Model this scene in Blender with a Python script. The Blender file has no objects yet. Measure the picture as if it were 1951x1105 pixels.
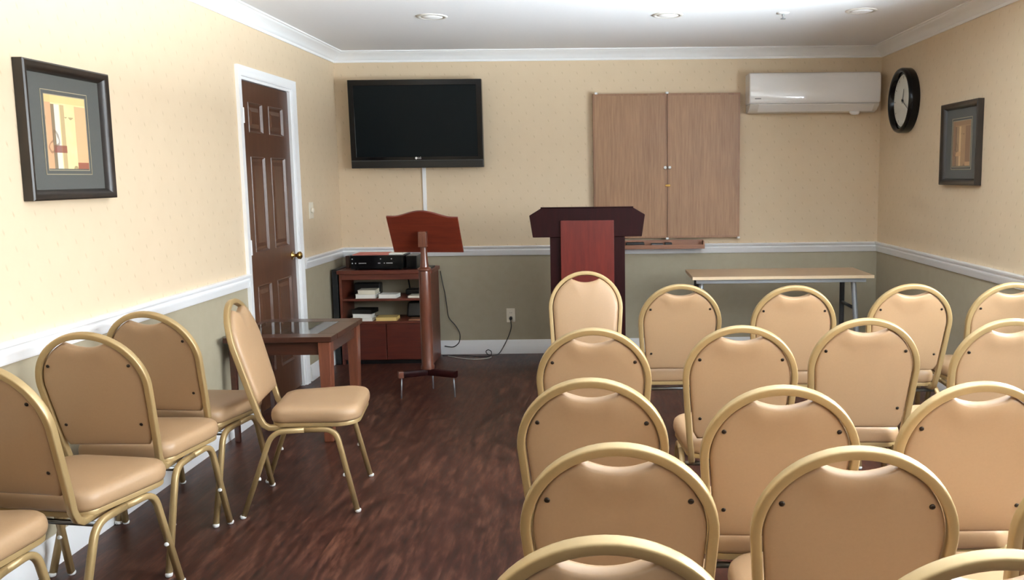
import bpy, bmesh, math, random
from mathutils import Vector, Matrix
R = math.radians
random.seed(4)
SC = bpy.context.scene
COL = SC.collection
W = 4.396           # room width
H = 2.462           # ceiling height
YF = -9.2           # wall behind the camera
RAIL0, RAIL1 = 0.82, 0.90

# ------------------------------------------------------------------ materials
def srgb(r, g, b):
    f = lambda c: (c / 255 / 12.92) if c <= 10.3 else ((c / 255 + 0.055) / 1.055) ** 2.4
    return (f(r), f(g), f(b), 1.0)

class NT:
    def __init__(s, name):
        s.m = bpy.data.materials.new(name); s.m.use_nodes = True
        s.t = s.m.node_tree; s.b = s.t.nodes['Principled BSDF']
    def n(s, typ, **kw):
        nd = s.t.nodes.new(typ)
        for k, v in kw.items(): setattr(nd, k, v)
        return nd
    def l(s, a, b): s.t.links.new(a, b)
    def math(s, op, a, b=None, c=None, clamp=False):
        nd = s.n('ShaderNodeMath', operation=op, use_clamp=clamp)
        for i, v in enumerate((a, b, c)):
            if v is None: continue
            if isinstance(v, (int, float)): nd.inputs[i].default_value = v
            else: s.l(v, nd.inputs[i])
        return nd.outputs[0]
    def mix(s, fac, a, b, blend='MIX'):
        nd = s.n('ShaderNodeMix', data_type='RGBA', blend_type=blend)
        for i, v in ((0, fac), (6, a), (7, b)):
            if isinstance(v, (int, float)): nd.inputs[i].default_value = v
            elif isinstance(v, tuple): nd.inputs[i].default_value = v
            else: s.l(v, nd.inputs[i])
        return nd.outputs[2]
    def noise(s, vec, scale, detail=3.0, rough=0.55):
        nd = s.n('ShaderNodeTexNoise'); nd.inputs['Scale'].default_value = scale
        nd.inputs['Detail'].default_value = detail; nd.inputs['Roughness'].default_value = rough
        if vec is not None: s.l(vec, nd.inputs['Vector'])
        return nd.outputs['Fac']
    def coord(s, kind='Object', scale=(1, 1, 1), rot=(0, 0, 0)):
        tc = s.n('ShaderNodeTexCoord'); mp = s.n('ShaderNodeMapping')
        mp.inputs['Scale'].default_value = scale; mp.inputs['Rotation'].default_value = rot
        s.l(tc.outputs[kind], mp.inputs['Vector']); return mp.outputs['Vector']
    def ramp(s, fac, stops):
        nd = s.n('ShaderNodeValToRGB'); e = nd.color_ramp.elements
        while len(e) < len(stops): e.new(0.5)
        for i, (p, c) in enumerate(stops): e[i].position = p; e[i].color = c
        s.l(fac, nd.inputs['Fac']); return nd.outputs['Color']
    def bump(s, h, strength=0.1, dist=0.01):
        nd = s.n('ShaderNodeBump'); nd.inputs['Strength'].default_value = strength
        nd.inputs['Distance'].default_value = dist
        s.l(h, nd.inputs['Height']); s.l(nd.outputs['Normal'], s.b.inputs['Normal'])

def setp(N, color=None, rough=0.5, metal=0.0, spec=None, coat=None):
    b = N.b
    if isinstance(color, tuple): b.inputs['Base Color'].default_value = color
    elif color is not None: N.l(color, b.inputs['Base Color'])
    if isinstance(rough, (int, float)): b.inputs['Roughness'].default_value = rough
    else: N.l(rough, b.inputs['Roughness'])
    b.inputs['Metallic'].default_value = metal
    if spec is not None: b.inputs['Specular IOR Level'].default_value = spec
    if coat: b.inputs['Coat Weight'].default_value = coat; b.inputs['Coat Roughness'].default_value = 0.15
    return N.m

def plain(name, c, rough=0.5, metal=0.0, var=0.06, scale=25.0, spec=None, coat=None, bump=0.0):
    N = NT(name); v = N.coord('Object')
    f = N.noise(v, scale)
    dark = tuple(x * (1 - var) for x in c[:3]) + (1,); lite = tuple(min(1, x * (1 + var)) for x in c[:3]) + (1,)
    setp(N, N.mix(f, dark, lite), rough, metal, spec, coat)
    if bump: N.bump(f, bump, 0.002)
    return N.m

def wood(name, c0, c1, rough=0.4, axis='Z', scale=6.0, stretch=14.0, coat=None, knots=0.0):
    N = NT(name)
    sc = {'X': (1, stretch, stretch), 'Y': (stretch, 1, stretch), 'Z': (stretch, stretch, 1)}[axis]
    v = N.coord('Object', sc)
    f = N.noise(v, scale, 5.0, 0.6)
    g = N.noise(N.coord('Object', tuple(a * 0.25 + 0.3 for a in sc)), scale * 0.5, 2.0)
    k = N.math('ADD', N.math('MULTIPLY', f, 0.7), N.math('MULTIPLY', g, 0.3))
    setp(N, N.ramp(k, [(0.32, c0), (0.68, c1)]), rough, 0.0, None, coat)
    N.bump(f, 0.04, 0.002)
    return N.m

def wall_material(name, axis):
    # patterned cream wallpaper above the chair rail, plain taupe paint below it
    N = NT(name)
    geo = N.n('ShaderNodeNewGeometry'); sep = N.n('ShaderNodeSeparateXYZ'); N.l(geo.outputs['Position'], sep.inputs[0])
    u = sep.outputs[axis]; z = sep.outputs['Z']
    P, Q = 0.118, 0.125
    row = N.math('DIVIDE', z, Q / 2)
    rf = N.math('FLOOR', row)
    off = N.math('MULTIPLY', N.math('MODULO', N.math('ABSOLUTE', rf), 2.0), 0.5)
    uu = N.math('SUBTRACT', N.math('FRACT', N.math('ADD', N.math('ADD', N.math('DIVIDE', u, P), 100.0), off)), 0.5)
    vv = N.math('SUBTRACT', N.math('FRACT', row), 0.5)
    du = N.math('MULTIPLY', uu, P); dv = N.math('MULTIPLY', vv, Q / 2)
    skew = N.math('ADD', du, N.math('MULTIPLY', dv, 0.35))
    d = N.math('SQRT', N.math('ADD', N.math('POWER', N.math('DIVIDE', skew, 0.0065), 2.0), N.math('POWER', N.math('DIVIDE', dv, 0.015), 2.0)))
    mot = N.math('SUBTRACT', 1.0, d, clamp=True)
    ns = N.noise(geo.outputs['Position'], 60.0, 2.0)
    mot = N.math('MULTIPLY', mot, N.math('MULTIPLY', ns, 0.8), clamp=True)
    cloud = N.noise(geo.outputs['Position'], 9.0, 3.0)
    paper = N.mix(cloud, srgb(211, 190, 160), srgb(217, 197, 168))
    paper = N.mix(mot, paper, srgb(164, 140, 104))
    paint = N.mix(N.noise(geo.outputs['Position'], 14.0), srgb(160, 150, 127), srgb(169, 159, 137))
    up = N.math('GREATER_THAN', z, 0.86)
    setp(N, N.mix(up, paint, paper), 0.62, 0.0, 0.3)
    return N.m

def floor_material():
    N = NT('dark laminate planks')
    geo = N.n('ShaderNodeNewGeometry'); sep = N.n('ShaderNodeSeparateXYZ'); N.l(geo.outputs['Position'], sep.inputs[0])
    x, y = sep.outputs['X'], sep.outputs['Y']
    pw, pl = 0.125, 1.22
    ix = N.math('FLOOR', N.math('DIVIDE', x, pw))
    wn = N.n('ShaderNodeTexWhiteNoise', noise_dimensions='1D'); N.l(ix, wn.inputs['W'])
    yo = N.math('ADD', N.math('DIVIDE', y, pl), N.math('MULTIPLY', wn.outputs['Value'], 7.0))
    iy = N.math('FLOOR', yo)
    cmb = N.n('ShaderNodeCombineXYZ'); N.l(ix, cmb.inputs[0]); N.l(iy, cmb.inputs[1])
    w2 = N.n('ShaderNodeTexWhiteNoise', noise_dimensions='3D'); N.l(cmb.outputs[0], w2.inputs['Vector'])
    # grain, different in each plank
    c2 = N.n('ShaderNodeCombineXYZ')
    N.l(N.math('MULTIPLY', x, 24.0), c2.inputs[0])
    N.l(N.math('ADD', N.math('MULTIPLY', y, 4.5), N.math('MULTIPLY', w2.outputs['Value'], 50.0)), c2.inputs[1])
    N.l(N.math('MULTIPLY', ix, 3.7), c2.inputs[2])
    g = N.noise(c2.outputs[0], 1.0, 5.0, 0.62)
    g2 = N.noise(c2.outputs[0], 3.1, 3.0, 0.6)
    k = N.math('ADD', N.math('MULTIPLY', g, 0.65), N.math('MULTIPLY', g2, 0.35))
    col = N.ramp(k, [(0.36, srgb(22, 8, 6)), (0.5, srgb(58, 29, 21)), (0.65, srgb(98, 62, 47))])
    col = N.mix(N.math('MULTIPLY', w2.outputs['Value'], 0.35), col, srgb(58, 28, 21))
    fx = N.math('ABSOLUTE', N.math('SUBTRACT', N.math('FRACT', N.math('DIVIDE', x, pw)), 0.5))
    seam = N.math('GREATER_THAN', fx, 0.487)
    fy = N.math('ABSOLUTE', N.math('SUBTRACT', N.math('FRACT', yo), 0.5))
    seam = N.math('MAXIMUM', seam, N.math('GREATER_THAN', fy, 0.4985))
    col = N.mix(N.math('MULTIPLY', seam, 0.25), col, srgb(24, 10, 8))
    setp(N, col, N.math('ADD', 0.3, N.math('MULTIPLY', g2, 0.2)), 0.0, 0.28)
    N.bump(N.math('SUBTRACT', k, N.math('MULTIPLY', seam, 0.5)), 0.06, 0.002)
    return N.m

M = {}
M['wl'] = wall_material('wallpaper side wall', 'Y')
M['wb'] = wall_material('wallpaper end wall', 'X')
M['floor'] = floor_material()
M['ceil'] = plain('ceiling paint', srgb(238, 238, 240), 0.8, var=0.02, scale=60, bump=0.05)
M['white'] = plain('white trim paint', srgb(246, 247, 248), 0.32, var=0.01, scale=12)
M['vinyl'] = plain('tan vinyl', srgb(160, 129, 97), 0.38, var=0.05, scale=140, spec=0.4, bump=0.05)
M['gold'] = plain('champagne painted steel', srgb(164, 138, 95), 0.34, 0.3, var=0.05, scale=90)
M['screw'] = plain('dark screw steel', srgb(45, 36, 28), 0.35, 0.7)
M['nylon'] = plain('white nylon', srgb(240, 240, 238), 0.3)
M['steel'] = plain('grey steel', srgb(120, 120, 118), 0.28, 0.9)
M['doorwood'] = wood('dark stained door', srgb(68, 42, 28), srgb(92, 60, 42), 0.33, 'Z', 5.0, 16.0)
M['brass'] = plain('aged brass', srgb(190, 150, 84), 0.25, 0.95)
M['black'] = plain('black plastic', srgb(14, 14, 15), 0.3, var=0.15)
M['gloss'] = plain('gloss black bezel', srgb(8, 8, 10), 0.12, var=0.1, spec=0.25)
M['screen'] = plain('dark display glass', srgb(9, 17, 20), 0.3, var=0.1, scale=3, spec=0.12)
M['cherry'] = wood('cherry panel', srgb(78, 19, 13), srgb(106, 33, 23), 0.36, 'Z', 4.0, 8.0)
M['mahog'] = wood('dark mahogany', srgb(27, 6, 7), srgb(42, 10, 10), 0.45, 'Z', 4.0, 8.0); M['mahog'].node_tree.nodes['Principled BSDF'].inputs['Specular IOR Level'].default_value = .15
M['cabwood'] = wood('reddish brown laminate', srgb(76, 32, 21), srgb(106, 50, 32), 0.42, 'X', 4.0, 10.0)
M['standwood'] = wood('brown varnished post', srgb(74, 38, 26), srgb(106, 58, 39), 0.28, 'Z', 6.0, 10.0, coat=0.4)
M['standboard'] = wood('red brown varnished board', srgb(88, 32, 20), srgb(112, 46, 28), 0.35, 'X', 5.0, 10.0, coat=0.2)
M['oak'] = wood('oak veneer', srgb(128, 92, 64), srgb(164, 125, 90), 0.45, 'Z', 4.0, 16.0)
M['oakedge'] = wood('oak edging', srgb(122, 86, 58), srgb(150, 110, 78), 0.45, 'Z', 5.0, 16.0)
M['tray'] = wood('brown stained tray', srgb(120, 78, 56), srgb(150, 102, 74), 0.45, 'X', 5.0, 14.0)
M['beech'] = wood('pale beech top', srgb(178, 146, 112), srgb(198, 168, 132), 0.4, 'X', 5.0, 12.0)
M['beechedge'] = plain('pale edge band', srgb(232, 208, 172), 0.45)
M['alu'] = plain('grey painted metal', srgb(150, 153, 156), 0.38, 0.5)
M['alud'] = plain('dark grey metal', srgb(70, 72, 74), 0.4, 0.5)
M['acw'] = plain('white appliance plastic', srgb(240, 238, 236), 0.06, var=0.01)
M['acl'] = plain('louvre plastic', srgb(218, 214, 206), 0.35, var=0.01)
M['paper'] = plain('white paper', srgb(236, 234, 226), 0.7, var=0.02)
M['cream'] = plain('cream paper', srgb(224, 216, 196), 0.7, var=0.03)
M['tanpaper'] = plain('yellowish paper', srgb(206, 176, 108), 0.6, var=0.04)
M['pink'] = plain('pink card', srgb(206, 120, 112), 0.6, var=0.04)
M['frameblk'] = wood('black brown frame', srgb(24, 20, 17), srgb(46, 36, 29), 0.35, 'Z', 9.0, 5.0)
M['mat'] = plain('charcoal mat board', srgb(80, 80, 76), 0.75, var=0.05, scale=80)
M['gilt'] = plain('fine pale fillet', srgb(170, 158, 132), 0.4, 0.3)
M['plate'] = plain('ivory plastic', srgb(232, 224, 206), 0.35, var=0.01)
M['face'] = plain('clock face', srgb(222, 222, 214), 0.5, var=0.02)
M['cableW'] = plain('white cable jacket', srgb(200, 196, 186), 0.5)
M['lens'] = plain('frosted lens', srgb(250, 250, 250), 0.4, var=0.01)
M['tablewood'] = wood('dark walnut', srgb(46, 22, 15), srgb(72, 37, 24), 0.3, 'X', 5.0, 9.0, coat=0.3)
M['legwood'] = wood('leg wood lit tone', srgb(92, 48, 32), srgb(124, 72, 50), 0.3, 'Z', 5.0, 9.0, coat=0.3)  # table leg wood with the window light painted into its colour
def glass_mat():
    N = NT('clear table glass')
    b = N.b; b.inputs['Base Color'].default_value = (0.86, 0.93, 0.9, 1); b.inputs['Roughness'].default_value = 0.03
    b.inputs['Transmission Weight'].default_value = 1.0; b.inputs['IOR'].default_value = 1.45
    return N.m
M['glass'] = glass_mat()

# ------------------------------------------------------------------ mesh tools
def obj(name, bm, mat, parent=None, smooth=False, bevel=0.0, seg=2, loc=None):
    bmesh.ops.recalc_face_normals(bm, faces=bm.faces)
    me = bpy.data.meshes.new(name); bm.to_mesh(me); bm.free()
    for m in (mat if isinstance(mat, (list, tuple)) else [mat]): me.materials.append(m)
    for p in me.polygons: p.use_smooth = bool(smooth)
    o = bpy.data.objects.new(name, me); COL.objects.link(o)
    if parent is not None: o.parent = parent
    if loc is not None: o.location = loc
    if bevel:
        md = o.modifiers.new('bevel', 'BEVEL'); md.width = bevel; md.segments = seg; md.limit_method = 'ANGLE'; md.angle_limit = R(40)
        for p in me.polygons: p.use_smooth = True
        if hasattr(md, 'harden_normals'): md.harden_normals = True
    elif smooth == 'auto':
        md = o.modifiers.new('split', 'EDGE_SPLIT'); md.split_angle = R(38)
    return o

def B(): return bmesh.new()

def box(bm, x0, x1, y0, y1, z0, z1, mi=0):
    vs = [bm.verts.new((x, y, z)) for z in (z0, z1) for y in (y0, y1) for x in (x0, x1)]
    for f in ((0, 2, 3, 1), (4, 5, 7, 6), (0, 1, 5, 4), (2, 6, 7, 3), (0, 4, 6, 2), (1, 3, 7, 5)):
        fc = bm.faces.new([vs[i] for i in f]); fc.material_index = mi
    return bm

def bx(*a): return box(B(), *a)

def hexa(bm, pts):   # eight corners: bottom 4, top 4
    vs = [bm.verts.new(p) for p in pts]
    for f in ((0, 1, 2, 3), (4, 5, 6, 7), (0, 1, 5, 4), (1, 2, 6, 5), (2, 3, 7, 6), (3, 0, 4, 7)): bm.faces.new([vs[i] for i in f])
    return bm

def prism(bm, poly, axis, a, b):
    def P(u, v, t): return {'X': (t, u, v), 'Y': (u, t, v), 'Z': (u, v, t)}[axis]
    A = [bm.verts.new(P(u, v, a)) for u, v in poly]; Bv = [bm.verts.new(P(u, v, b)) for u, v in poly]
    n = len(poly)
    for i in range(n): bm.faces.new((A[i], A[(i + 1) % n], Bv[(i + 1) % n], Bv[i]))
    bm.faces.new(A); bm.faces.new(Bv[::-1])
    return bm

def smooth_path(pts, r=0.03, n=5):
    """round the corners of a polyline with small arcs"""
    pts = [Vector(p) for p in pts]; out = [pts[0]]
    for i in range(1, len(pts) - 1):
        a, b, c = pts[i - 1], pts[i], pts[i + 1]
        d = min(r, (a - b).length * .49, (c - b).length * .49)
        p, q = b + (a - b).normalized() * d, b + (c - b).normalized() * d
        for k in range(n + 1):
            t = k / n; out.append(p * (1 - t) ** 2 + b * 2 * t * (1 - t) + q * t * t)
    out.append(pts[-1]); return out

def spline(pts, n=8):
    P = [Vector(p) for p in pts]; P = [P[0] * 2 - P[1]] + P + [P[-1] * 2 - P[-2]]; out = []
    for i in range(1, len(P) - 2):
        for k in range(n):
            t = k / n; a, b, c, d = P[i - 1:i + 3]
            out.append(0.5 * ((2 * b) + (c - a) * t + (2 * a - 5 * b + 4 * c - d) * t * t + (3 * b - a - 3 * c + d) * t ** 3))
    out.append(P[-2]); return out

def tube(bm, pts, ru, rv=None, seg=12, power=2.0, up=None, cap=True, closed=False):
    """sweep a (super)ellipse along a path; ru lies along 'up' x tangent, rv along up"""
    rv = rv or ru; pts = [Vector(p) for p in pts]; n = len(pts); rings = []
    prev = None
    for i, p in enumerate(pts):
        if closed: t = (pts[(i + 1) % n] - pts[i - 1]).normalized()
        else: t = (pts[min(i + 1, n - 1)] - pts[max(i - 1, 0)]).normalized()
        if up is not None: v = Vector(up)
        elif prev is not None: v = prev
        else: v = Vector((0, 0, 1)) if abs(t.z) < 0.9 else Vector((0, 1, 0))
        v = (v - t * v.dot(t)); v = v.normalized() if v.length > 1e-6 else t.orthogonal().normalized()
        prev = v; u = t.cross(v)
        a = ru[i] if isinstance(ru, (list, tuple)) else ru; b = rv[i] if isinstance(rv, (list, tuple)) else rv
        ring = []
        for k in range(seg):
            th = 2 * math.pi * k / seg; c, s = math.cos(th), math.sin(th)
            ring.append(bm.verts.new(p + u * a * math.copysign(abs(c) ** (2 / power), c) + v * b * math.copysign(abs(s) ** (2 / power), s)))
        rings.append(ring)
    m = n if closed else n - 1
    for i in range(m):
        A, C = rings[i], rings[(i + 1) % n]
        for k in range(seg): bm.faces.new((A[k], A[(k + 1) % seg], C[(k + 1) % seg], C[k]))
    if cap and not closed: bm.faces.new(rings[0][::-1]); bm.faces.new(rings[-1])
    return bm

def lathe(bm, prof, seg=24, M4=None, cap=True):
    M4 = M4 or Matrix(); rings = []
    for r, z in prof:
        rings.append([bm.verts.new(M4 @ Vector((r * math.cos(2 * math.pi * k / seg), r * math.sin(2 * math.pi * k / seg), z))) for k in range(seg)])
    for i in range(len(rings) - 1):
        for k in range(seg): bm.faces.new((rings[i][k], rings[i][(k + 1) % seg], rings[i + 1][(k + 1) % seg], rings[i + 1][k]))
    if cap: bm.faces.new(rings[0][::-1]); bm.faces.new(rings[-1])
    return bm

def AX(d, loc=(0, 0, 0)):
    """matrix taking +Z to direction d"""
    return Matrix.Translation(loc) @ Vector((0, 0, 1)).rotation_difference(Vector(d).normalized()).to_matrix().to_4x4()

def pillow(bm, outline, fn, rings):
    """outline: closed list of (u,v); rings: list of (scale, w) ; fn(u,v,w)->xyz. first and last rings are closed"""
    cu = sum(p[0] for p in outline) / len(outline); cv = sum(p[1] for p in outline) / len(outline)
    R_ = []
    for s, w in rings:
        R_.append([bm.verts.new(fn(cu + (u - cu) * s, cv + (v - cv) * s, w)) for u, v in outline])
    n = len(outline)
    for i in range(len(R_) - 1):
        for k in range(n): bm.faces.new((R_[i][k], R_[i][(k + 1) % n], R_[i + 1][(k + 1) % n], R_[i + 1][k]))
    for end in (R_[0], R_[-1]):
        c = bm.verts.new(sum((v.co for v in end), Vector()) / n)
        for k in range(n): bm.faces.new((end[k], end[(k + 1) % n], c))
    return bm

def thing(name, label, cat, loc=(0, 0, 0), rz=0.0, group=None):
    o = bpy.data.objects.new(name, None); COL.objects.link(o); o.empty_display_size = 0.1
    o.location = loc; o.rotation_euler = (0, 0, rz); tag(o, label, cat, group); return o
def tag(o, label, cat, group=None):
    o['label'] = label; o['category'] = cat
    if group: o['group'] = group
    return o
def struct(o, label=None):
    o['kind'] = 'structure'
    if label: o['label'] = label
    return o
def dup(root, loc, rz, label):
    r = root.copy(); COL.objects.link(r); r.location = loc; r.rotation_euler = (0, 0, rz); r['label'] = label
    for ch in list(root.children):
        c = ch.copy(); COL.objects.link(c); c.parent = r
        for g in list(ch.children):
            d = g.copy(); COL.objects.link(d); d.parent = c
    return r

# ------------------------------------------------------------------ room shell
T = 0.15
struct(obj('floor', bx(-T, W + T, YF - T, T, -0.1, 0.0), M['floor']), 'dark red brown laminate plank floor')
struct(obj('ceiling', bx(-T, W + T, YF - T, T, H, H + 0.1), M['ceil']), 'flat pale grey white ceiling')
DY0, DY1, DZ = -1.853, -1.009, 2.07
b = B()
box(b, -T, 0, YF, DY0, 0, H); box(b, -T, 0, DY1, 0, 0, H); box(b, -T, 0, DY0, DY1, DZ, H)
struct(obj('wall_left', b, M['wl']), 'left wall, cream wallpaper above the rail and taupe below')
struct(obj('wall_back', bx(-T, W + T, 0, T, 0, H), M['wb']), 'end wall, cream wallpaper above the rail and taupe below')
WY0, WY1, WZ0, WZ1 = -6.4, -2.8, 0.95, 2.1
b = B()
box(b, W, W + T, YF, WY0, 0, H); box(b, W, W + T, WY1, 0, 0, H); box(b, W, W + T, WY0, WY1, 0, WZ0); box(b, W, W + T, WY0, WY1, WZ1, H)
struct(obj('wall_right', b, M['wl']), 'right wall, cream wallpaper above the rail and taupe below')
FX0, FX1, FZ0, FZ1 = 0.5, 3.3, 0.9, 2.15
b = B()
box(b, -T, FX0, YF - T, YF, 0, H); box(b, FX1, W + T, YF - T, YF, 0, H); box(b, FX0, FX1, YF - T, YF, 0, FZ0); box(b, FX0, FX1, YF - T, YF, FZ1, H)
struct(obj('wall_front', b, M['wb']), 'wall behind the viewpoint')

# mouldings -----------------------------------------------------------------
RAIL = [(0, RAIL0), (0.010, RAIL0), (0.014, RAIL0 + .008), (0.014, RAIL0 + .026), (0.019, RAIL0 + .034), (0.019, RAIL0 + .046), (0.013, RAIL0 + .052), (0.016, RAIL0 + .058), (0.028, RAIL1 - .014), (0.030, RAIL1 - .004), (0.026, RAIL1), (0, RAIL1)]
BASE = [(0, 0.0), (0.016, 0.0), (0.016, 0.083), (0.012, 0.090), (0.012, 0.097), (0.007, 0.108), (0.005, 0.116), (0, 0.116)]
C0 = H - 0.083
CROWN = [(0, C0), (0.008, C0), (0.012, C0 + .006), (0.012, C0 + .016), (0.020, C0 + .022), (0.026, C0 + .032), (0.050, C0 + .050), (0.074, C0 + .062), (0.082, C0 + .066), (0.086, C0 + .072), (0.098, C0 + .075), (0.098, H), (0, H)]
def run(prof, corners, closed=False):
    """sweep a wall profile (d from wall, z) along floor corners with mitres; room lies to the left of travel"""
    b = B(); P = [Vector((x, y)) for x, y in corners]; rings = []
    for i, p in enumerate(P):
        dirs = []
        if i > 0: dirs.append((P[i] - P[i - 1]).normalized())
        if i < len(P) - 1: dirs.append((P[i + 1] - P[i]).normalized())
        ns = [Vector((-d.y, d.x)) for d in dirs]
        if len(ns) == 2: m = (ns[0] + ns[1]); m = m / (1 + ns[0].dot(ns[1]))
        else: m = ns[0]
        rings.append([b.verts.new((p.x + m.x * d, p.y + m.y * d, z)) for d, z in prof])
    n = len(prof)
    for i in range(len(rings) - 1):
        for k in range(n): b.faces.new((rings[i][k], rings[i][(k + 1) % n], rings[i + 1][(k + 1) % n], rings[i + 1][k]))
    b.faces.new(rings[0]); b.faces.new(rings[-1][::-1]); return b
def wallrun(prof, name, p0, p1, label, m0=0, m1=0):
    """straight run from p0 to p1 (room to the left); m0/m1=1 makes a mitred inside corner at that end"""
    b = B(); a = Vector(p0); c = Vector(p1); d = (c - a).normalized(); n = Vector((-d.y, d.x)); rings = []
    for p, s in ((a, m0), (c, -m1)):
        rings.append([b.verts.new(((p + n * q + d * q * s).x, (p + n * q + d * q * s).y, z)) for q, z in prof])
    k = len(prof)
    for i in range(k): b.faces.new((rings[0][i], rings[0][(i + 1) % k], rings[1][(i + 1) % k], rings[1][i]))
    b.faces.new(rings[0]); b.faces.new(rings[1][::-1])
    o = struct(obj(name, b, M['white'], smooth='auto'), label); return o
CY0, CY1 = -1.912, -0.95 + 0.045   # outer edges of the door casing
for prof, nm, lab in ((RAIL, 'trim', 'chair rail'), (BASE, 'base', 'baseboard'), (CROWN, 'trim', 'crown moulding')):
    door = prof is not CROWN
    off = {'chair rail': 1, 'baseboard': 0, 'crown moulding': 5}[lab]
    def nm_(side, k): return f'baseboard_{side}' if nm == 'base' else f'trim_{off + k}'
    if door:
        wallrun(prof, nm_('left', 0), (0, CY0), (0, YF), f'white {lab} on left wall before the door', 0, 1)
        wallrun(prof, nm_('left_corner', 1), (0, 0), (0, CY1), f'short white {lab} between door and corner', 1, 0)
    else:
        wallrun(prof, nm_('left', 0), (0, 0), (0, YF), f'white {lab} along left wall', 1, 1)
    wallrun(prof, nm_('back', 2), (W, 0), (0, 0), f'white {lab} along end wall', 1, 1)
    wallrun(prof, nm_('right', 3), (W, YF), (W, 0), f'white {lab} along right wall', 1, 1)

# door ------------------------------------------------------------------------
door = bpy.data.objects.new('door_1', None); COL.objects.link(door); door.location = (0, (DY0 + DY1) / 2, 0)
struct(door, 'dark brown six panel door in white casing')
hw = (DY1 - DY0) / 2
b = B()
cas = [(0, 0.0), (0.012, 0.0), (0.017, 0.01), (0.014, 0.03), (0.02, 0.045), (0.02, 0.058), (0, 0.058)]  # (proj, out from opening)
rings = []
for (y, z, sy, sz) in ((-hw, 0, -1, 0), (-hw, DZ, -1, 1), (hw, DZ, 1, 1), (hw, 0, 1, 0)):
    rings.append([b.verts.new((q, y + sy * o, z + sz * o)) for q, o in cas])
for i in range(3):
    for k in range(len(cas)): b.faces.new((rings[i][k], rings[i][(k + 1) % len(cas)], rings[i + 1][(k + 1) % len(cas)], rings[i + 1][k]))
b.faces.new(rings[0]); b.faces.new(rings[-1][::-1])
obj('casing', b, M['white'], door, smooth='auto')
b = B(); box(b, -0.13, 0.0, -hw, -hw + .018, 0, DZ); box(b, -0.13, 0.0, hw - .018, hw, 0, DZ); box(b, -0.13, 0.0, -hw + .018, hw - .018, DZ - .018, DZ)
obj('jamb', b, M['white'], door)
# leaf with six recessed panels
lx = -0.018; y0, y1 = -hw + .02, hw - .02; z0, z1 = 0.008, DZ - .021
cols = [(y0 + .125, -0.055), (0.045, y1 - .105)]
rows = [(0.22, 0.80), (1.01, 1.60), (1.745, 1.93)]
b = B()
ys = sorted({y0, y1, *[v for c in cols for v in c]}); zs = sorted({z0, z1, *[v for r in rows for v in r]})
for i in range(len(ys) - 1):
    for j in range(len(zs) - 1):
        if any(abs(ys[i] - c[0]) < 1e-6 for c in cols) and any(abs(zs[j] - r[0]) < 1e-6 for r in rows):
            ya, yb, za, zb = ys[i], ys[i + 1], zs[j], zs[j + 1]; prev = None
            for ins, dx in ((0, 0), (0.004, 0.004), (0.014, -0.010), (0.030, -0.011), (0.055, -0.002)):
                ring = [b.verts.new((lx + dx, y, z)) for y, z in ((ya + ins, za + ins), (yb - ins, za + ins), (yb - ins, zb - ins), (ya + ins, zb - ins))]
                if prev:
                    for k in range(4): b.faces.new((prev[k], prev[(k + 1) % 4], ring[(k + 1) % 4], ring[k]))
                prev = ring
            b.faces.new(prev)
        else:
            b.faces.new([b.verts.new((lx, y, z)) for y, z in ((ys[i], zs[j]), (ys[i + 1], zs[j]), (ys[i + 1], zs[j + 1]), (ys[i], zs[j + 1]))])
bmesh.ops.remove_doubles(b, verts=b.verts, dist=1e-5)
box(b, lx - .035, lx - .014, y0, y1, z0, z1)
leaf = obj('door_leaf', b, M['doorwood'], door)
kb = lathe(B(), [(0.03, 0), (0.03, 0.004), (0.012, 0.007), (0.011, 0.03), (0.020, 0.036), (0.027, 0.046), (0.027, 0.056), (0.018, 0.064), (0.004, 0.066)], 20, AX((1, 0, 0), (lx, hw - .075, 0.935)))
obj('door_knob', kb, M['brass'], leaf, smooth=True)
for z in (0.25, 1.05, 1.84):
    hb = tube(B(), [(0.006, -hw + .012, z - .045), (0.006, -hw + .012, z + .045)], 0.007)
    box(hb, -.004, .006, -hw + .012, -hw + .034, z - .045, z + .045)
    obj('hinge', hb, M['white'], door, smooth='auto')

# windows behind / beside the viewpoint (their light fills the room) ------------
def window(n, axis, a0, a1, z0, z1, wallpos, sgn, label):
    o = bpy.data.objects.new(f'window_{n}', None); COL.objects.link(o); struct(o, label)
    def bb(bm, u0, u1, d0, d1, q0, q1):
        lo, hi = sorted((wallpos + sgn * d0, wallpos + sgn * d1))
        return box(bm, lo, hi, u0, u1, q0, q1) if axis == 'X' else box(bm, u0, u1, lo, hi, q0, q1)
    f = B(); t = 0.05; m = (a0 + a1) / 2
    bb(f, a0, a1, 0.06, 0.12, z0, z0 + t); bb(f, a0, a1, 0.06, 0.12, z1 - t, z1)
    for u in (a0, m - t / 2, a1 - t): bb(f, u, u + t, 0.06, 0.12, z0 + t, z1 - t)
    obj('window_frame', f, M['white'], o)
    c = B()
    bb(c, a0 - .07, a1 + .07, -.02, 0, z1, z1 + .07); bb(c, a0 - .07, a0, -.02, 0, z0, z1); bb(c, a1, a1 + .07, -.02, 0, z0, z1)
    obj('casing', c, M['white'], o)
    s = B(); bb(s, a0 - .09, a1 + .09, -.05, .0, z0 - .03, z0); obj('window_sill', s, M['white'], o)
    bl = B(); k = z0 + .06
    while k < z1 - .03:
        bb(bl, a0 + .01, m - .01, 0.015, 0.04, k, k + .002); bb(bl, m + .01, a1 - .01, 0.015, 0.04, k, k + .002); k += .05
    obj('blind', bl, M['white'], o)
window(1, 'X', WY0, WY1, WZ0, WZ1, W, 1, 'wide window with open blinds in right wall')
window(2, 'Y', FX0, FX1, FZ0, FZ1, YF, -1, 'wide window with open blinds behind viewpoint')

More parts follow.
